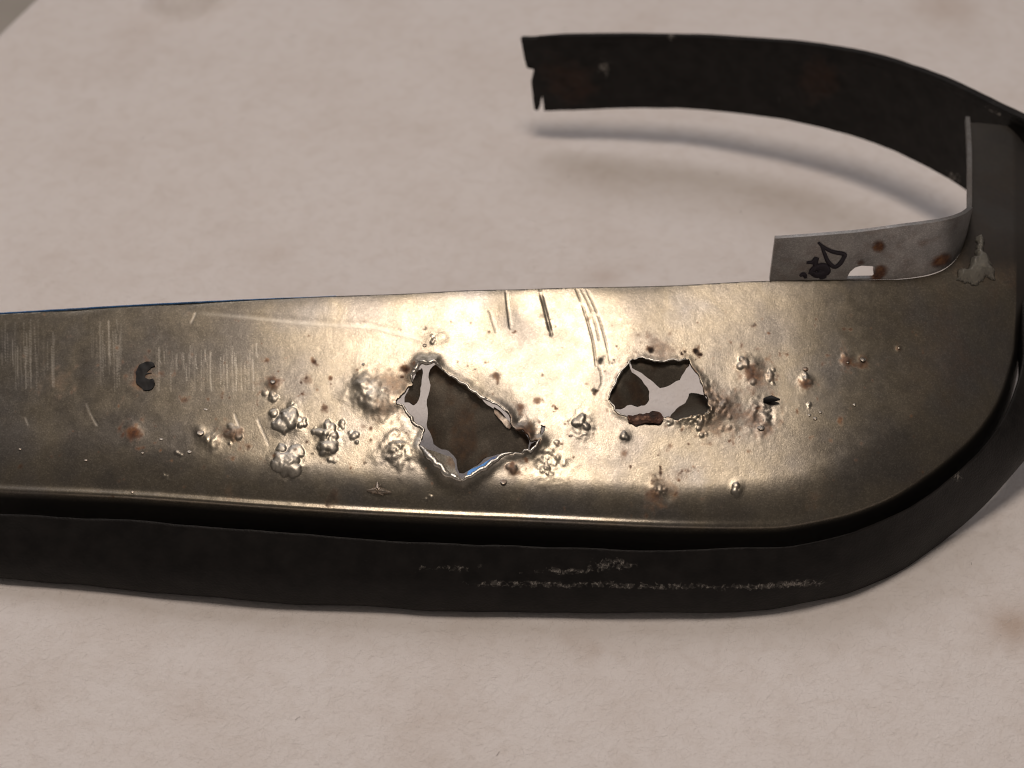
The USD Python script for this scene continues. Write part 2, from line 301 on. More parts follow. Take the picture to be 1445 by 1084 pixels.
# --- metal sheet
hole_a = np.array([(165, 168), (215, 178), (268, 166), (330, 215), (365, 252), (400, 270), (436, 306), (470, 318), (505, 352), (540, 368), (590, 405), (622, 418), (650, 440), (700, 462), (728, 492), (760, 505), (800, 550), (798, 590), (812, 628), (845, 645), (880, 642), (905, 668), (925, 702), (960, 700), (998, 700), (965, 755), (930, 788), (895, 778), (868, 790), (810, 795), (765, 792), (725, 803), (680, 850), (620, 888), (560, 930), (500, 965), (452, 990), (400, 972), (330, 930), (285, 890), (240, 845), (200, 800), (155, 745), (163, 700), (165, 660), (182, 622), (150, 590), (120, 572), (100, 530), (75, 490), (45, 455), (2, 445), (-2, 425), (28, 400), (60, 370), (75, 340), (108, 305), (102, 262), (125, 215)]) * 0.20295 + (560, 480)
hole_b = np.array([(400, 203), (520, 203), (620, 233), (700, 240), (780, 233), (1022, 213), (1080, 320), (1110, 370), (1130, 420), (1168, 510), (1172, 560), (1195, 600), (1224, 680), (1222, 720), (1252, 765), (1180, 832), (1110, 842), (1050, 838), (980, 852), (900, 872), (850, 852), (760, 850), (700, 832), (620, 826), (520, 834), (430, 830), (360, 838), (300, 812), (240, 792), (210, 745), (170, 690), (143, 650), (165, 590), (190, 520), (225, 455), (260, 400), (315, 315), (372, 230)]) * 0.12912 + (840, 480)
slits = [np.array([(1008, 600), (1030, 602), (1018, 640), (1000, 662)]) * 0.20295 + (560, 480)]
def to_xy(px): return on_surf(px)[:, :2]
def rough_ring(xy, n, amp, seed):
    r = shapely.LinearRing(xy); p = np.array([r.interpolate(i / n, normalized=True).coords[0] for i in range(n)])
    q = np.c_[p, np.zeros(n)]
    return p + amp * np.c_[fbm(q, 900, 4, seed) - 0.5, fbm(q, 900, 4, seed + 9) - 0.5]
tk = np.gradient(I3[:, :2], axis=0); tk /= np.linalg.norm(tk, axis=1, keepdims=True); nout = np.c_[tk[:, 1], -tk[:, 0]]
front_xy = I3[:, :2] + 0.0012 * nout
rear_xy = to_xy(np.vstack([spline(rear_px, 120), spline(fillet_px, 60)[1:]]))
ha, hb = rough_ring(to_xy(hole_a), 420, 0.0009, 1), rough_ring(to_xy(hole_b), 320, 0.0008, 2)
plate_poly = Polygon(np.vstack([rear_xy, front_xy[::-1]]), [ha, hb] + [to_xy(s) for s in slits]).buffer(0)
STEP = 0.00021
pp, pt = fill(plate_poly, STEP, 3)
P3 = np.c_[pp, np.zeros(len(pp))]
PX = project(np.c_[pp, surf(pp[:, 0], pp[:, 1])])                          # where each point of the steel is seen: used to read marks off the photograph
d_front = cKDTree(spline(I3[:, :2], 3000)).query(pp)[0]
inner_poly = Polygon(np.vstack([rear_xy, I3[::-1, :2]])).buffer(0.00001); d_front = np.where(shapely.contains_xy(inner_poly, pp[:, 0], pp[:, 1]), d_front, -d_front)
d_rear = cKDTree(spline(rear_xy, 3000)).query(pp)[0]
d_a = cKDTree(np.array([shapely.LinearRing(ha).interpolate(i / 1500, normalized=True).coords[0] for i in range(1500)])).query(pp)[0]
d_b = cKDTree(np.array([shapely.LinearRing(hb).interpolate(i / 1200, normalized=True).coords[0] for i in range(1200)])).query(pp)[0]
mm = 0.001
def edge_profile(d, x):
    """Rolled edge: slopes down, a small bead, then a deep groove next to the rubber."""
    bead = np.interp(x, [-0.09, -0.02, 0.0, 0.04, 0.09], [2.7, 3.3, 3.3, 2.6, 2.0]) * mm
    amp = np.interp(x, [0.015, 0.055], [1.0, 0.0])
    w = bead + np.interp(x, [-0.09, -0.03, 0.03, 0.08], [10.0, 7.0, 6.2, 10.0]) * mm
    h = np.where(d > w, 0, -2.0 * mm * ((w - d) / (w - bead)).clip(0, 1.3) ** 2.0)
    h = h + amp * 0.5 * mm * np.exp(-((d - bead) / (0.6 * mm)) ** 2) - 2.1 * (np.clip(bead - 0.2 * mm - d, 0, 3.2 * mm) ** 2 / (np.clip(bead - 0.2 * mm - d, 0, 3.2 * mm) + 0.5 * mm))
    return h
h = edge_profile(d_front, pp[:, 0]) * (0.12 + 0.88 * sst(390, 520, PX[:, 1]))
h += 0.40 * mm * (fbm(P3, 32, 2, 21) - 0.5) + 0.02 * mm * (fbm(P3, 260, 2, 22) - 0.5) + 0.008 * mm * (fbm(P3, 1200, 2, 23) - 0.5)
rust = np.zeros(len(pp)); soot_shade = np.zeros(len(pp)); scr_glint = np.zeros(len(pp))
nz1, nz2, nz3 = fbm(P3, 500, 3, 31), fbm(P3, 1700, 3, 32), fbm(P3, 800, 4, 33)
def bump(x, y, r, a, warp=0.35, fn=None):
    d = np.hypot(PX[:, 0] - x, PX[:, 1] - y) / r * (1 + warp * 2 * (nz1 - 0.5))
    return a * np.exp(-d ** 2 * 1.6)
def spot(arr, x, y, r, a, warp=0.9, hard=2.4):
    d = np.hypot(PX[:, 0] - x, PX[:, 1] - y) / (0.85 * r) * np.maximum(0.1, 1 + warp * 2.4 * (nz3 - 0.5) + warp * (nz2 - .5))
    np.maximum(arr, a * np.exp(-d ** hard), out=arr)
def stroke(pts, w, fall=2.0):
    """0..1 along a drawn line of half width w (pixels of the photograph)."""
    return np.exp(-(cKDTree(spline(pts, 400)).query(PX)[0] / w) ** fall)
# torn lips round the holes
lip = 0.5 + 1.4 * fbm(P3, 260, 3, 41)
def dirw(x, y, r): return np.exp(-((PX[:, 0] - x) ** 2 + (PX[:, 1] - y) ** 2) / r ** 2)
G = lambda d, w: np.exp(-(d / (w * mm)) ** 2)
h += 0.14 * mm * lip * G(d_a, 0.8) + 0.10 * mm * lip * G(d_b, 0.6)
h += 0.7 * mm * G(d_a, 1.3) * (dirw(620, 665, 42) + 0.7 * dirw(655, 660, 40)) + 0.6 * mm * G(d_a, 1.2) * dirw(600, 505, 22)
h += 0.45 * mm * G(d_a, 3.0) * dirw(690, 545, 70) - 0.5 * mm * G(d_a, 2.4) * dirw(585, 590, 40)
h += 0.9 * mm * G(d_a, 1.2) * nz1 * dirw(745, 615, 35) + 0.8 * mm * G(d_b, 1.6) * nz2 * dirw(1003, 585, 40)
scr_glint = np.maximum(scr_glint, 0.8 * np.exp(-(d_a / (0.6 * mm)) ** 2) * (dirw(612, 660, 34) + dirw(690, 668, 40) + dirw(590, 640, 30)).clip(0, 1))  # lip crest lightened: a highlight painted into the colour
# blisters and rough swellings pushed up from below
for x, y, r, a in [(521, 556, 27, .95), (536, 572, 18, .6), (512, 538, 14, .35), (552, 636, 24, .45), (575, 632, 22, .35), (385, 541, 10, .3), (406, 594, 20, .55), (406, 654, 20, .55), (463, 612, 14, .5), (464, 634, 12, .5),
                   (297, 624, 13, .5), (328, 612, 10, .5), (283, 611, 8, .35), (188, 610, 13, .35), (1059, 519, 18, .4), (1019, 576, 24, .4), (1066, 540, 22, .15), (1137, 538, 11, .4), (1195, 509, 9, .45), (1218, 507, 7, .35),
                   (1268, 492, 4, .3), (926, 692, 12, .35), (1041, 690, 11, .35), (945, 700, 9, -.15), (610, 480, 16, .25), (625, 478, 12, .25), (640, 690, 14, .2), (820, 600, 20, .12), (880, 616, 10, .3), (724, 661, 9, .35)]:
    h += bump(x, y, r, a * 0.52 * mm)
rough_mask = sum(bump(x, y, r, 1.0, 0.2) for x, y, r in [(406, 594, 22), (406, 654, 24), (463, 618, 20), (297, 624, 16), (1019, 576, 18), (1060, 520, 16), (560, 636, 30), (521, 556, 26), (820, 600, 22), (1075, 590, 26), (745, 610, 22), (775, 655, 30)])
h += np.clip(rough_mask, 0, 1) * 0.42 * mm * (fbm(P3, 900, 2, 51) - 0.5)
BE = [(711, 680, 7.5, 1), (724, 662, 7, 3), (405, 594, 17, 12), (413, 572, 5, 3), (424, 598, 8, 6), (407, 651, 17, 12), (416, 660, 9, 5), (446, 604, 7, 2), (463, 609, 11, 7), (461, 627, 13, 9), (486, 602, 7, 3), (499, 616, 7, 4), (468, 646, 7, 3), (481, 625, 6, 3),
      (283, 611, 6, 1), (328, 610, 9, 5), (331, 618, 6, 3), (385, 540, 5, 1), (386, 556, 8, 4), (607, 700, 5, 2), (1049, 514, 9, 6), (1060, 530, 8, 4), (1088, 528, 7, 4), (1090, 540, 5, 2), (1137, 521, 5, 1), (1137, 536, 8, 4), (1195, 507, 6.5, 2), (1218, 507, 5.5, 1), (1268, 491, 3.5, 1),
      (1140, 573, 6, 3), (1143, 586, 3, 1), (1150, 591, 4, 1), (1158, 581, 3, 1), (1206, 571, 3.5, 1), (1066, 579, 6, 2), (1085, 575, 5, 2), (1083, 591, 5, 3), (1074, 603, 6, 1), (1019, 574, 9, 4), (1025, 590, 6, 2), (993, 609, 6, 2), (990, 598, 7, 3), (1021, 604, 6, 2), (880, 616, 7, 4), (946, 596, 6, 3),
      (926, 694, 6, 2), (937, 692, 7, 4), (1041, 691, 9, 5), (823, 612, 4, 2), (785, 626, 5, 3), (805, 615, 3, 1), (819, 595, 9, 6), (775, 650, 6, 4), (770, 665, 5, 3), (1196, 512, 3, 1), (599, 487, 4, 1), (612, 482, 5, 2), (512, 514, 3, 1), (252, 640, 5, 2), (268, 637, 4, 1), (290, 578, 3, 1), (228, 620, 3, 1), (201, 638, 3, 1), (120, 648, 3, 1), (28, 633, 3, 1), (205, 675, 5, 2), (233, 674, 5, 3), (184, 690, 3, 1), (543, 548, 4, 2)]
g = np.random.default_rng(77); lump = np.zeros(len(pp)); tree_px = cKDTree(PX)
for x, y, r, n in BE:                                                       # melted beads that run into the sheet
    for _ in range(int(n * 1.6) if n > 1 else 0):
        cx, cy = x + g.normal(0, .5) * r, y + g.normal(0, .5) * r; rr = max(1.8, r * g.uniform(.22, .6))
        near = np.array(tree_px.query_ball_point((cx, cy), rr * 1.6), int)
        if len(near) == 0: continue
        d = np.hypot(PX[near, 0] - cx, PX[near, 1] - cy) / rr * (1 + .9 * (nz3[near] - .5))
        lump[near] = np.maximum(lump[near], g.uniform(.18, .40) * rr * 0.000122 * np.sqrt(np.clip(1 - d * d, 0, 1)))
h += lump * (0.7 + 0.6 * nz2) + 0.05 * mm * sst(0, 0.0002, lump) * (fbm(P3, 2600, 2, 55) - .5)
scr_glint = np.maximum(scr_glint, bump(524, 556, 22, 0.55) * nz2 * 1.6); scr_glint = np.maximum(scr_glint, 0.55 * sst(0, 0.0003, lump) * (0.4 + nz2))
# creases, gouges, handling scratches
cr = stroke([(250, 440), (340, 448), (440, 458), (523, 463), (559, 471), (592, 480)], 3.0) * sst(240, 340, PX[:, 0]); h += 0.035 * mm * cr; scr_glint = np.maximum(scr_glint, 0.22 * cr)
above = sst(0, 12, np.interp(PX[:, 0], [250, 340, 440, 523, 592, 640], [440, 448, 458, 463, 480, 470]) - PX[:, 1]) * sst(650, 520, PX[:, 0]) * sst(230, 420, PX[:, 0]); h += 0.07 * mm * above
for pts, w, a in [([(762, 409), (770, 440), (778, 472)], 3.4, .30), ([(714, 412), (717, 440), (720, 463)], 1.8, .15), ([(813, 408), (828, 450), (838, 490), (841, 516)], 1.7, .16), ([(820, 408), (838, 450), (845, 480)], 1.4, .12), ([(828, 410), (850, 465), (861, 513)], 1.5, .14), ([(690, 440), (700, 470)], 2, .06), ([(843, 515), (849, 540), (846, 548)], 1.5, .1)]:
    s_ = stroke(pts, w * .62) * sst(.12, .42, nz1); h -= a * 0.5 * mm * s_; soot_shade = np.maximum(soot_shade, (0.5 if a > .2 else 0.28) * s_ * (2.2 * nz1 - 0.2).clip(0, 1.2)); scr_glint = np.maximum(scr_glint, 0.5 * stroke(np.array(pts) + (4, 0), w * .4) * (nz1 > .45))
h += 0.35 * mm * (dirw(660, 430, 60) - 0.8 * dirw(735, 440, 30) + 0.6 * dirw(880, 450, 60) - 0.4 * dirw(800, 470, 45)) 
h -= 0.6 * mm * np.exp(-(d_rear / (1.2 * mm))) * sst(0, 1, (0.5 - np.abs(fbm(P3, 45, 2, 61) - 0.5)))
g = np.random.default_rng(5)
for k in range(120):
    grp = g.choice([0, 1, 2], p=[.25, .3, .45])
    x = [g.uniform(2, 80), g.uniform(125, 175), g.uniform(215, 365)][grp]; y0 = [g.uniform(450, 500), g.uniform(450, 490), g.uniform(485, 515)][grp]; L = g.uniform(15, 75)
    y1 = min(y0 + L, 552); s_ = stroke([(x, y0), (x + g.uniform(-.5, 1), (y0 + y1) / 2), (x + g.uniform(0, 2), y1)], g.uniform(0.4, 0.85)) * (0.5 + 0.6 * nz2)
    a = g.uniform(.08, .5); h -= 0.004 * mm * s_; scr_glint = np.maximum(scr_glint, a * s_)
for pts in [[(364, 593), (371, 610), (379, 628)], [(331, 585), (338, 605)], [(122, 570), (132, 592), (137, 600)], [(270, 455), (276, 442)], [(36, 590), (40, 600)]]:
    s_ = stroke(pts, 1.4) * (.3 + nz2); scr_glint = np.maximum(scr_glint, 0.5 * s_); h -= 0.03 * mm * s_
# shade painted into the colour, rust, soot
for x, y, r, a in [(188, 610, 14, .95), (200, 532, 17, .55), (193, 525, 9, .7), (385, 540, 11, .8), (328, 612, 14, .55), (165, 491, 4, .7), (262, 564, 5, .6), (443, 511, 4, .9), (425, 540, 3, .9), (432, 534, 3, .9), (431, 537, 8, .4), (377, 509, 4, .7), (466, 534, 3, .7), (458, 577, 3, .6), (523, 605, 3, .7),
                   (573, 521, 8, .95), (560, 540, 22, .35), (540, 575, 18, .3), (541, 535, 16, .3), (1059, 525, 14, .75), (1066, 530, 20, .45), (1019, 580, 26, .38), (1010, 600, 20, .35), (1003, 560, 18, .3), (1137, 543, 9, .8), (1195, 510, 11, .8), (1218, 508, 9, .7), (1268, 492, 4, .6),
                   (926, 700, 14, .6), (940, 690, 18, .3), (918, 494, 6, .8), (930, 494, 18, .3), (981, 496, 5, .8), (724, 665, 9, .7), (740, 612, 16, .7), (735, 575, 6, .6), (700, 530, 5, .6), (758, 566, 4, .5), (1184, 595, 4, .7), (1172, 622, 3, .5), (1208, 649, 4, .6), (1215, 626, 3, .5), (1066, 592, 16, .4), (1080, 605, 12, .4), (1150, 700, 12, .25), (880, 640, 5, .4), (945, 629, 5, .4), (85, 540, 16, .25), (320, 690, 10, .3), (470, 700, 9, .4)]:
    spot(rust, x, y, r, a)
for x, y, r, a in [(848, 508, 6, .9), (918, 496, 4.5, .9), (981, 496, 4, .9), (1212, 505, 8, .3), (468, 699, 8, .6), (1071, 560, 5, .5), (927, 684, 6, .5), (573, 522, 4, .7), (385, 550, 5, .4), (297, 634, 9, .5), (400, 690, 18, .45), (383, 672, 10, .5), (406, 668, 10, .4), (765, 445, 5, .25), (915, 505, 3, .3), (1238, 494, 5, .4), (837, 550, 2.5, .7), (838, 605, 2.5, .5)]:
    spot(soot_shade, x, y, r, a)
g = np.random.default_rng(9)
for k in range(150):                                                      # pin-prick rust
    x, y = g.uniform(20, 1330), g.uniform(440, 700); spot(rust, x, y, g.uniform(1.0, 2.4), g.uniform(.3, .9), hard=2)
rust = np.maximum(rust, 0.6 * np.exp(-d_a / (0.25 * mm)) * (nz2 > 0.6)); rust = np.maximum(rust, 0.6 * np.exp(-d_b / (0.3 * mm)) * (nz2 > 0.57))
rust = np.maximum(rust, 0.30 * sst(.3, 1.0, (PX[:, 0] - 1120) / 330) * sst(.42, .62, fbm(P3, 110, 4, 72)))
soot_shade = np.maximum(soot_shade, 0.6 * sst(1225, 1400, PX[:, 0] + 0.2 * (PX[:, 1] - 500)) * (0.6 + 0.5 * nz1))  # right end: weaker reflection painted in as darker colour
soot_shade = np.maximum(soot_shade, 0.93 * sst(1330, 1375, PX[:, 0]) * sst(430, 360, PX[:, 1]))  # arm darker over its whole face
soot_shade = np.maximum(soot_shade, 0.95 * sst(0.3 * mm, -0.5 * mm, d_front - np.interp(pp[:, 0], [-0.09, -0.02, 0.0, 0.04, 0.09], [2.3, 2.8, 2.8, 2.2, 1.6]) * mm))  # shade of the deep groove painted on as near black
soot_shade = np.maximum(soot_shade, 0.5 * sst(200, 20, PX[:, 0]) * sst(560, 680, PX[:, 1]))  # lower left: light falloff painted into the colour
rust, soot_shade, scr_glint = np.clip(rust, 0, 1), np.clip(soot_shade, 0, 1), np.clip(scr_glint, 0, 1)
NS = np.array([0, -math.sin(math.radians(25)), math.cos(math.radians(25))])
S3 = np.c_[pp, surf(pp[:, 0], pp[:, 1])] + h[:, None] * NS; S3[:, 2] = np.maximum(S3[:, 2], 0.0012)
tree_s = cKDTree(pp)
def steel_at(px):
    """Points of the finished steel surface seen at px."""
    q = to_xy(px); return S3[tree_s.query(q)[1]]
v, f = thicken(S3, pt, 0.0004)
sheet = obj('steel_sheet', (v, f), 'pitted_steel', panel, smooth=True, attrs={'rust': np.r_[rust, rust], 'soot_shade': np.r_[soot_shade, soot_shade], 'scratch_glint': np.r_[scr_glint, scr_glint]})

# --- torn flaps bent down under the holes
def flap(px, hinge, slope, d0, name='torn_flap', curl=0.0, m='flap_steel', step=0.0006, seed=0, rough=0.0008, shade=0.0, **kw):
    """A tongue of steel that hangs from the hinge line (px) and dips away under the panel."""
    hxy = to_xy(spline(hinge, 60)); tree = cKDTree(hxy)
    q = spline(np.vstack([px, px[:1]]), 6 * len(px))[:-1]
    def under(x, y):
        d = tree.query(np.c_[x, y])[0]; return surf(x, y) - d0 - slope * d - curl * d * d / 0.01
    xy = onto(q, under)[:, :2]
    xy = rough_ring(xy, max(60, int(shapely.LinearRing(xy).length / 0.0005)), rough, seed + 3)
    p, t = fill(Polygon(xy).buffer(0), step, seed)
    z = under(p[:, 0], p[:, 1]) + 0.0005 * (fbm(np.c_[p, 0 * p[:, 0]], 300, 3, seed) - 0.5)
    v, f = thicken(np.c_[p, z], t, 0.0006)
    n = fbm(np.c_[p, 0 * p[:, 0]], 420, 3, seed + 5); r = np.clip((n - 0.5) * 1.6, 0, 0.35)
    return obj(name, (v, f), m, sheet, smooth=35, attrs={'rust': np.r_[r, r], 'soot_shade': np.clip(np.r_[r, r] * 0.4 + shade, 0, 1), 'scratch_glint': np.r_[r, r] * 0}, **kw)  # last flap argument paints the shade under the panel into the colour
A = lambda L: np.array(L, float) * 0.20295 + (560, 480)
B = lambda L: np.array(L, float) * 0.12912 + (840, 480)
flap(A([(265, 168), (228, 198), (214, 270), (231, 350), (207, 450), (213, 560), (231, 655), (272, 732), (340, 770), (388, 806), (412, 832), (415, 890), (440, 925), (490, 905), (700, 790), (880, 800), (920, 720), (880, 640), (760, 590), (700, 520), (600, 420), (450, 300), (330, 190)]),
     A([(260, 150), (480, 310), (700, 470), (860, 640)]), 0.55, 0.0012, curl=0.12, seed=1)
flap(A([(170, 190), (180, 215), (165, 320), (125, 455), (105, 448), (55, 452), (75, 370), (110, 290), (135, 220)]), A([(150, 180), (60, 380)]), 0.9, 0.0008, seed=2)
flap(A([(165, 745), (250, 762), (330, 790), (388, 815), (405, 880), (428, 925), (455, 975), (360, 960), (260, 870)]), A([(155, 750), (280, 895), (440, 995)]), 0.35, 0.0004, seed=3, m='pitted_steel')
flap(A([(500, 915), (560, 878), (640, 828), (712, 798), (735, 812), (680, 858), (600, 910), (510, 965), (490, 940)]), A([(470, 985), (600, 905), (720, 820)]), 0.42, 0.0004, seed=4, m='blue_glint_steel', label='curled strip of the torn steel with a painted blue reflection')
flap(A([(770, 600), (660, 470), (690, 480), (790, 575), (805, 610)]), A([(680, 450), (820, 620)]), 0.2, 0.0008, seed=8, m='pitted_steel')
flap(A([(925, 780), (940, 715), (985, 705), (960, 750)]), A([(1000, 700), (950, 770)]), 0.6, 0.0008, seed=9)
flap(B([(372, 225), (388, 340), (440, 375), (500, 420), (520, 470), (585, 550), (585, 630), (535, 700), (430, 715), (345, 705), (310, 750), (200, 760), (130, 650), (190, 500), (270, 370)]), B([(365, 235), (260, 400), (150, 640)]), 0.75, 0.0008, seed=5, shade=0.35)
flap(B([(380, 190), (392, 322), (470, 352), (560, 402), (620, 457), (690, 507), (722, 520), (800, 500), (842, 460), (922, 440), (950, 370), (1002, 295), (1030, 290), (1040, 200)]), B([(390, 200), (700, 225), (1030, 210)]), 0.75, 0.0008, seed=6, shade=0.35)
flap(B([(1262, 775), (1240, 690), (1195, 602), (1130, 588), (1080, 570), (1020, 576), (1008, 650), (960, 700), (880, 765), (810, 850), (900, 885), (1000, 865), (1190, 845)]), B([(1255, 765), (1060, 845), (900, 872)]), 0.8, 0.0008, seed=7, shade=0.55)
# rust scab hanging out over the lower lip of the small hole
q = B([(362, 835), (360, 868), (372, 905), (405, 918), (440, 955), (500, 944), (560, 937), (620, 930), (690, 932), (716, 905), (722, 868), (700, 826), (620, 818), (520, 822), (430, 828)])
xy = rough_ring(to_xy(q), 160, 0.0011, 17); p, t = fill(Polygon(xy).buffer(0), 0.0003, 4)
z = surf(p[:, 0], p[:, 1]) + 0.0004 + 0.0013 * (fbm(np.c_[p, 0 * p[:, 0]], 380, 4, 8) - 0.35)
obj('rust_flake', thicken(np.c_[p, z], t, 0.0004), 'rust_flake', sheet, smooth=40)
# flat black mark, curled like a 3, on the left
q = [(212, 514), (203, 516), (196, 524), (200, 534), (191, 540), (197, 549), (206, 551), (214, 547)]
q = np.array([(655, 352), (685, 360), (688, 378), (665, 385), (648, 402), (672, 402), (640, 415), (650, 425), (680, 430), (685, 455), (668, 478), (635, 478), (608, 455), (600, 425), (598, 395), (615, 372)]) * 0.3183 + (0, 400)
xy = rough_ring(to_xy(spline(np.vstack([q, q[:1]]), 60)[:-1]), 200, 0.0009, 19); p, t = fill(Polygon(xy).buffer(0), 0.0003, 4)
obj('dark_mark', thicken(np.c_[p, S3[tree_s.query(p)[1], 2] + 0.00012 + 0.0003 * fbm(np.c_[p, 0 * p[:, 0]], 900, 2, 3)], t, 0.0004), 'black_matte', sheet, smooth=40)

# --- shiny spatter beads
def bead(px, r, squash=0.34, m='bead_steel', lumps=1, seed=0, name='spatter_bead', stretch=(1, 1)):
    g = np.random.default_rng(seed); parts = []
    c0 = steel_at([px])[0]; s = 0.000108 * r
    lumps = 1 if lumps == 1 else int(round(lumps * 1.5))
    for k in range(lumps):
        o = g.normal(0, 0.55, 2) * s * (lumps > 1)
        rr = s * (1 if lumps == 1 else g.uniform(0.18, 0.55)); sq = squash * g.uniform(0.5, 1.0)
        b = trimesh.creation.icosphere(3, 1.0); vv = b.vertices * (1 + (0.3 if lumps == 1 else 0.8) * (fbm(b.vertices, 1.6, 3, seed + k)[:, None] - 0.5))
        vv = vv * np.array([rr * stretch[0] * g.uniform(.8, 1.2), rr * stretch[1], rr * sq])
        base = c0 + np.array([o[0], o[1], TAU * o[1]])
        parts.append(trimesh.Trimesh(vv + base + NS * rr * squash * 0.25, b.faces, process=False))
    me = trimesh.util.concatenate(parts)
    n = fbm(me.vertices, 900, 2, seed); z = np.clip((n - 0.5) * 1.5, 0, .6)
    obj(name, (np.array(me.vertices), np.array(me.faces)), m, sheet, smooth=True, attrs={'rust': z, 'soot_shade': z * 0, 'scratch_glint': z * 0})
for k, (x, y, r, n) in enumerate(BE):
    if n == 1: bead((x, y), r * 0.9, lumps=1, seed=k)
# star shaped splash
c0 = steel_at([(533, 691)])[0]; parts = []
for a, L in [(180, 15), (-8, 19), (95, 13), (65, 9), (200, 9), (-35, 10)]:
    e = c0 + np.array([math.cos(math.radians(a)), math.sin(math.radians(a)) * 1.0, TAU * math.sin(math.radians(a))]) * L * 0.000122
    vv, ff = tube(np.linspace(c0 + NS * 0.0003, e + NS * 0.00015, 8), np.linspace(0.0007, 0.00012, 8)); parts.append(trimesh.Trimesh(vv, ff, process=False))
me = trimesh.util.concatenate(parts); z = np.zeros(len(me.vertices))
obj('splash_star', (np.array(me.vertices), np.array(me.faces)), 'bead_steel', sheet, smooth=True, attrs={'rust': z + .25, 'soot_shade': z, 'scratch_glint': z})
# tube added along the rear edge at left, coloured as a blue glint
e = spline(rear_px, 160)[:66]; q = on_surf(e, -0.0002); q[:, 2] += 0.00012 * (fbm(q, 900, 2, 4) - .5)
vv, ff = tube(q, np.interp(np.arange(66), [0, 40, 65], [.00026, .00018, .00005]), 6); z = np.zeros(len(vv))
obj('edge_glint', (vv, ff), 'blue_glint_steel', sheet, smooth=True, attrs={'rust': z, 'soot_shade': z, 'scratch_glint': z})
# bright torn lips, rolled up round parts of the holes
def rolled_lip(px, r, seed):
    q0 = to_xy(spline(px, 90)); ring = np.vstack([ha, hb]); q = ring[cKDTree(ring).query(q0)[1]]
    q = np.c_[gaussian_filter1d(q[:, 0], 1.2), gaussian_filter1d(q[:, 1], 1.2)]
    p3 = S3[tree_s.query(q)[1]]; p3 = gaussian_filter1d(p3, 1.0, axis=0); n = fbm(p3, 500, 3, seed)
    rad = r * (0.35 + 1.3 * n) * np.sin(np.linspace(0.12, 3.02, 90)) ** 0.5
    vv, ff = tube(p3 + NS * (rad * 0.35)[:, None], rad, 9); vv += 0.35 * r * (np.stack([fbm(vv, 1400, 2, seed + k) for k in range(3)], -1) - .5)
    z = np.zeros(len(vv)); obj('torn_lip', (vv, ff), 'lip_steel', sheet, smooth=True, attrs={'rust': z, 'soot_shade': z, 'scratch_glint': z})
from scipy.ndimage import gaussian_filter1d
rolled_lip(A([(160, 745), (200, 800), (240, 845), (330, 930), (400, 975), (452, 990)]), 0.00062, 1)
rolled_lip(A([(440, 990), (500, 965), (560, 930), (620, 890), (680, 850), (730, 800), (810, 795)]), 0.00042, 2)
rolled_lip(A([(105, 300), (105, 262), (125, 215), (165, 170), (215, 178), (268, 168), (330, 215)]), 0.00045, 3)
rolled_lip(A([(330, 215), (400, 270), (470, 318), (540, 368), (622, 418), (700, 462), (760, 505)]), 0.00030, 4)
rolled_lip(A([(868, 790), (930, 788), (965, 755), (998, 702)]), 0.0003, 5)
rolled_lip(A([(-2, 445), (45, 455), (100, 530), (150, 590), (180, 622), (165, 660), (157, 735)]), 0.00028, 6)
rolled_lip(B([(145, 650), (190, 520), (260, 400), (372, 230), (400, 205)]), 0.0002, 7)
rolled_lip(B([(410, 203), (520, 203), (700, 240), (900, 226), (1020, 214)]), 0.0002, 8)
rolled_lip(B([(150, 660), (210, 745), (300, 812), (360, 838)]), 0.0002, 9)
# dark tipped barb
b0 = steel_at([(1078, 566)])[0]; vv, ff = tube([b0 + NS * .0002, b0 + NS * 0.0009 + [0.0012, 0, 0], b0 + NS * 0.0008 + [0.0026, -.0002, 0]], [0.0004, 0.0006, 0.00015])
obj('burnt_barb', (vv, ff), 'black_matte', sheet, smooth=True)

# --- upstanding bracket along the inner edge
bpx = np.vstack([spline([(1086, 396.5), (1200, 395.3), (1262, 394.3)], 60), spline(fillet_px, 80)[1:]])
base = on_surf(bpx, -0.0002)
toppx = np.array([(1086, 337), (1140, 333), (1200, 328), (1262, 319), (1300, 314), (1325, 309), (1345, 302), (1358, 294), (1368, 287)])
s_b = np.r_[0, np.cumsum(np.linalg.norm(np.diff(base, axis=0), axis=1))]
def height_to(b, ypx):
    lo, hi = np.zeros(len(b)), np.full(len(b), 0.05)
    for _ in range(40):
        m_ = (lo + hi) / 2; y = project(b + np.c_[0 * m_, 0 * m_, m_])[:, 1]
        up = y > ypx; lo, hi = np.where(up, m_, lo), np.where(up, hi, m_)
    return lo
hb_ = height_to(base, np.interp(bpx[:, 0], toppx[:, 0], toppx[:, 1]))
past = bpx[:, 1] < 322
hb_ = np.where(past, np.maximum(np.minimum(hb_, 0.0012), 0.0012), hb_)
from scipy.ndimage import gaussian_filter1d
hb_ = gaussian_filter1d(hb_, 3)
Lb = s_b[-1]
def b_at(s, t):
    b = np.stack([np.interp(s, s_b, base[:, k]) for k in range(3)], 1); b[:, 2] += t * np.interp(s, s_b, hb_); return b
def b_st(px):
    out = []
    for x, y in np.atleast_2d(px):
        s = np.interp(x, bpx[:90, 0], s_b[:90]); b = b_at(np.array([s]), np.array([0.0])); hh = height_to(b, np.array([y]))[0]
        out.append((s, hh / np.interp(s, s_b, hb_)))
    return np.array(out)
C5 = lambda L: np.array(L, float) * 0.2767 + (1085, 120)
hole_s = b_st(C5([(395, 990), (405, 955), (430, 930), (460, 922), (525, 925), (530, 955), (540, 988)]))
hole_s[:, 1] = np.clip(hole_s[:, 1], 0.03, 1)
KS = 0.012
rect = Polygon([(0, 0), (Lb, 0), (Lb, KS), (0, KS)], [[(s, t * KS) for s, t in hole_s]])
p, t = fill(rect, 0.0006, 6)
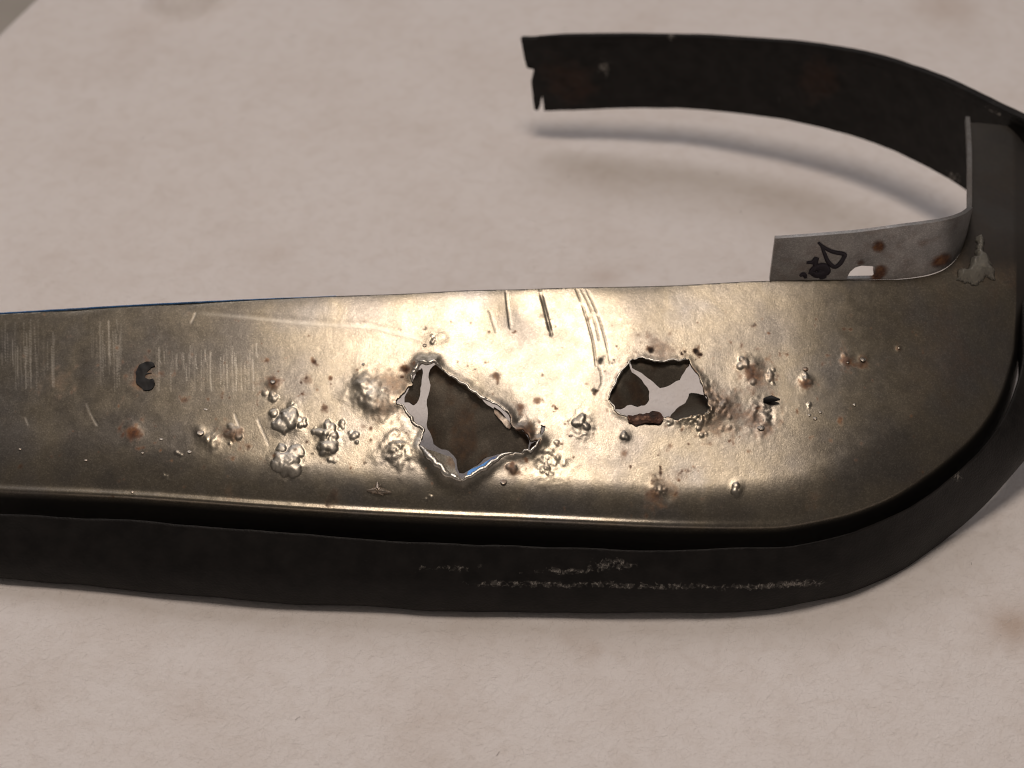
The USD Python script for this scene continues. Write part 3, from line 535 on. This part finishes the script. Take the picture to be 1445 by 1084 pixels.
bv = b_at(p[:, 0], p[:, 1] / KS)
bp = project(bv)
def smear(px, x, y, rx, ry, n): return np.exp(-(np.hypot((px[:, 0] - x) / rx, (px[:, 1] - y) / ry) * (0.4 + 1.2 * n)) ** 2)
def spot2(px, x, y, r, n): return np.exp(-(np.hypot(px[:, 0] - x, px[:, 1] - y) / r * (0.6 + 0.8 * n)) ** 2)
n = fbm(bv, 500, 3, 3)
br = np.clip(sum(a * spot2(bp, x, y, r, n) for x, y, r, a in [(1240, 348, 9, .8), (1244, 382, 8, .95), (1235, 392, 8, .8), (1335, 365, 10, .6), (1322, 372, 10, .5), (1215, 372, 6, .6), (1300, 345, 20, .25)]), 0, 1); br = 0.9 * sst(.18, .55, br * (0.1 + 1.8 * n)) + 0.12 * sst(.5, .7, n)
bs = np.clip(0.5 * sst(1320, 1352, bp[:, 0]) + 0.25 * (fbm(bv, 260, 3, 5) - 0.3), 0, 1)  # right end darkened as painted shade of the curve, rest random
vv, ff = thicken(bv, t, 0.0008)
brk = obj('bracket', (vv, ff), 'bracket_steel', panel, smooth=40, attrs={'rust': np.r_[br, br], 'soot_shade': np.r_[bs, bs], 'scratch_glint': np.r_[br, br] * 0})
front = vnormals(bv, t).mean(0)
def ink(px, w):
    w = w * 0.72
    st = b_st(C5(spline(px, 40))); q = b_at(st[:, 0], st[:, 1]); q = q + np.array([0, -1, 0.1]) * 0.00012
    vv, ff = tube(q, w * np.sin(np.linspace(0.35, 2.8, len(q))) ** 0.6, 6); c = q.mean(0)
    vv[:, 1] = np.repeat(q[:, 1], 6) + (vv[:, 1] - np.repeat(q[:, 1], 6)) * 0.12
    return trimesh.Trimesh(vv, ff, process=False)
strokes = [ink([(222, 802), (250, 825), (300, 850), (365, 868), (352, 905), (325, 928), (290, 905), (262, 860), (240, 820)], 0.00060), ink([(178, 905), (205, 905), (225, 880), (222, 905), (235, 930), (285, 965)], 0.00068), ink([(205, 965), (225, 935), (262, 925), (285, 950), (240, 968), (208, 948)], 0.00113), ink([(155, 975), (170, 965), (185, 985)], 0.00060), ink([(255, 985), (290, 975)], 0.00060)]
me = trimesh.util.concatenate(strokes)
obj('marker_writing', (np.array(me.vertices), np.array(me.faces)), 'marker_ink', brk, smooth=True)

# --- dried glue at the corner
q = C5([(1060, 775), (1105, 790), (1100, 850), (1125, 890), (1155, 945), (1140, 985), (1090, 985), (1050, 1020), (1000, 1000), (960, 990), (965, 950), (1010, 930), (1040, 880), (1050, 830)])
xy = rough_ring(to_xy(q), 150, 0.0018, 23); gp = Polygon(xy).buffer(0); p, t = fill(gp, 0.00035, 5)
de = cKDTree(np.array(gp.exterior.coords)).query(p)[0]
z = S3[tree_s.query(p)[1], 2] + 0.0001 + 0.0011 * sst(0, 0.0009, de) * (0.4 + 1.2 * fbm(np.c_[p, 0 * p[:, 0]], 600, 3, 4))
obj('glue_blob', thicken(np.c_[p, z], t, 0.0008), 'dry_glue', panel, smooth=True)

# --- rubber edging: front and right, then the thin loose arch
prof = np.array([(0.0, .30), (0.0, .12), (0.002, .07), (.02, .055), (.06, .075), (.2, .15), (.35, .225), (.5, .305), (.65, .39), (.78, .47), (.86, .53), (.92, .60), (.97, .66), (1.0, .76), (1.01, .86), (.97, .94), (.88, 1.0), (.7, 1.02), (.3, 1.0), (.1, .9)])
def dense(pf, n=46):
    q = np.vstack([pf, pf[:1]]); return spline(q, n + 1)[:-1]
pf = dense(prof)
Rr = I3[:, None] + pf[None, :, 0, None] * np.c_[O3[:, :2] - I3[:, :2], np.zeros(NI)][:, None]
Rr[:, :, 2] -= pf[None, :, 1] * drop[:, None]
Rr += 0.0009 * (np.stack([fbm(Rr, 80, 4, s) for s in (1, 2, 3)], -1) - 0.5)
trim = xf('rubber_trim', panel)
v, f = sweep(Rr)
rp = project(v)
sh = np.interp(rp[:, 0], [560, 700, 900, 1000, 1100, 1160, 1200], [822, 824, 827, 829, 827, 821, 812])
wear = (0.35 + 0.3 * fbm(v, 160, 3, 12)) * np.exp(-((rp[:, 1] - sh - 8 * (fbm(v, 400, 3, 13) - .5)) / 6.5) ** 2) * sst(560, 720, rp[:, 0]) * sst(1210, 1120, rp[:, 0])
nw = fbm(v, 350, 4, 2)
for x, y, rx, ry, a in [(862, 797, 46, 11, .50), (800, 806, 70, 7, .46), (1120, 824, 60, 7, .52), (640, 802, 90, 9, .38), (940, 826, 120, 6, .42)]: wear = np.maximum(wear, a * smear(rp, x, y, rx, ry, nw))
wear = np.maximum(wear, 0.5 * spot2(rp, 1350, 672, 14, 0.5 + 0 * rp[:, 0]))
z = np.zeros(len(v))
obj('edge_strip', (v, f), 'black_rubber', trim, smooth=True, attrs={'wear': wear, 'rust': z})

bot = np.array([(748, 156), (770, 156.5), (845, 154), (921, 152.5), (986, 155), (1071, 164), (1146, 177), (1222, 198), (1272, 218), (1322, 243), (1347, 258), (1367, 271), (1400, 293), (1436, 322)], float)
top = np.array([(733, 57), (785, 54), (870, 53), (971, 54), (1071, 60), (1156, 69), (1222, 84), (1297, 111), (1340, 133), (1372, 150), (1422, 176), (1450, 196), (1480, 216)], float)
NA = 200
ab = spline(bot, NA); zb = np.interp(ab[:, 0], [748, 900, 1071, 1250, 1367, 1436], [.0085, .0105, .0125, .0140, .0150, .016])
A3 = on_z(ab, zb)
ah = gaussian_filter1d(height_to(A3, np.interp(ab[:, 0], top[:, 0], top[:, 1])), 4)
s_a = np.r_[0, np.cumsum(np.linalg.norm(np.diff(A3, axis=0), axis=1))]
def a_at(s, t):
    b = np.stack([np.interp(s, s_a, A3[:, k]) for k in range(3)], 1); b[:, 2] += t * np.interp(s, s_a, ah); return b
K2 = 0.02; u = 0.000155
# cut end: overhanging top corner, a step, and a slit from below
outline = [(2.5 * u * 5, 0), (s_a[-1], 0), (s_a[-1], K2), (-0.0023, K2), (-0.0014, 0.72 * K2), (-0.0008, 0.60 * K2), (0.0008, 0.585 * K2), (0.0005, 0.5 * K2), (0.0002, 0.42 * K2), (0.0007, 0.15 * K2), (0.0010, 0.02 * K2), (0.0016, -0.004 * K2), (0.0021, 0.02 * K2), (0.0024, 0.10 * K2), (0.0028, 0.21 * K2), (0.0031, 0.10 * K2), (0.0032, 0.0)]
outline = [(0.0033, 0), (s_a[-1], 0)] + outline[2:-1]
p, t = fill(Polygon(outline), 0.0006, 8)
def a_ext(s, t):
    d0 = (A3[1] - A3[0]) / np.linalg.norm(A3[1] - A3[0]); q = a_at(np.maximum(s, 0), t); return q + np.minimum(s, 0)[:, None] * d0
av = a_ext(p[:, 0], p[:, 1] / K2)
tang = np.gradient(A3, axis=0)[:, :2]; tang /= np.linalg.norm(tang, axis=1, keepdims=True); ain = np.c_[tang[:, 1], -tang[:, 0]]
if ain[0, 1] > 0: ain = -ain
ai = np.stack([np.interp(p[:, 0], s_a, ain[:, k]) for k in range(2)], 1)
av[:, :2] += ai * (0.0007 * (fbm(av, 180, 3, 6) - 0.5))[:, None]
if vnormals(av, t).mean(0)[1] > 0: t = t[:, ::-1]
ap = project(av); n = fbm(av, 450, 3, 9)
ar = np.clip(sum(a * spot2(ap, x, y, r, n) for x, y, r, a in [(795, 110, 38, 1.0), (820, 125, 22, .8), (1150, 120, 34, .9), (1165, 105, 22, .7), (1345, 262, 10, .2)]), 0, 1) * 0.7
aw = np.clip(sum(a * spot2(ap, x, y, r, n) for x, y, r, a in [(852, 95, 16, .5), (1345, 250, 14, .5), (1100, 140, 10, .35)]), 0, 1)
av[:, :2] += ai * (0.0009 * ar * (fbm(av, 900, 2, 7) - 0.2))[:, None]
v, f = thicken(av, t, 0.0013)
obj('loose_arch', (v, f), 'black_rubber', trim, smooth=40, attrs={'rust': np.r_[ar, ar], 'wear': np.r_[aw, aw]})
# narrow lip turned outwards along the top of the arch
ss_ = np.linspace(0.0016, s_a[-1], NA)
at_ = a_ext(ss_, np.ones(NA)); ao = -np.stack([np.interp(ss_, s_a, ain[:, k]) for k in range(2)], 1)
lw = np.interp(ss_, [0, .008, .05, s_a[-1]], [.0012, .0021, .0022, .0032])
lp = dense(np.array([(-.05, -.0012), (-.05, .0001), (.1, .0004), (.5, .0004), (.9, .0), (1.0, -.0006), (.95, -.0016), (.5, -.0014), (.2, -.0013)]), 24)
Lr = at_[:, None] + np.concatenate([lp[None, :, 0, None] * (lw[:, None] * ao)[:, None], np.broadcast_to(lp[None, :, 1, None], (NA, len(lp), 1))], -1)
Lr += 0.00045 * (np.stack([fbm(Lr, 130, 3, s) for s in (4, 5, 6)], -1) - 0.5)
v, f = sweep(Lr); lp_ = project(v)
w = np.clip(sum(a * spot2(lp_, x, y, r, 0.5 + 0 * lp_[:, 0]) for x, y, r, a in [(948, 52, 8, .7), (1400, 160, 20, .45)]), 0, 1)
obj('arch_lip', (v, f), 'black_rubber', trim, smooth=True, attrs={'wear': w, 'rust': 0 * w})
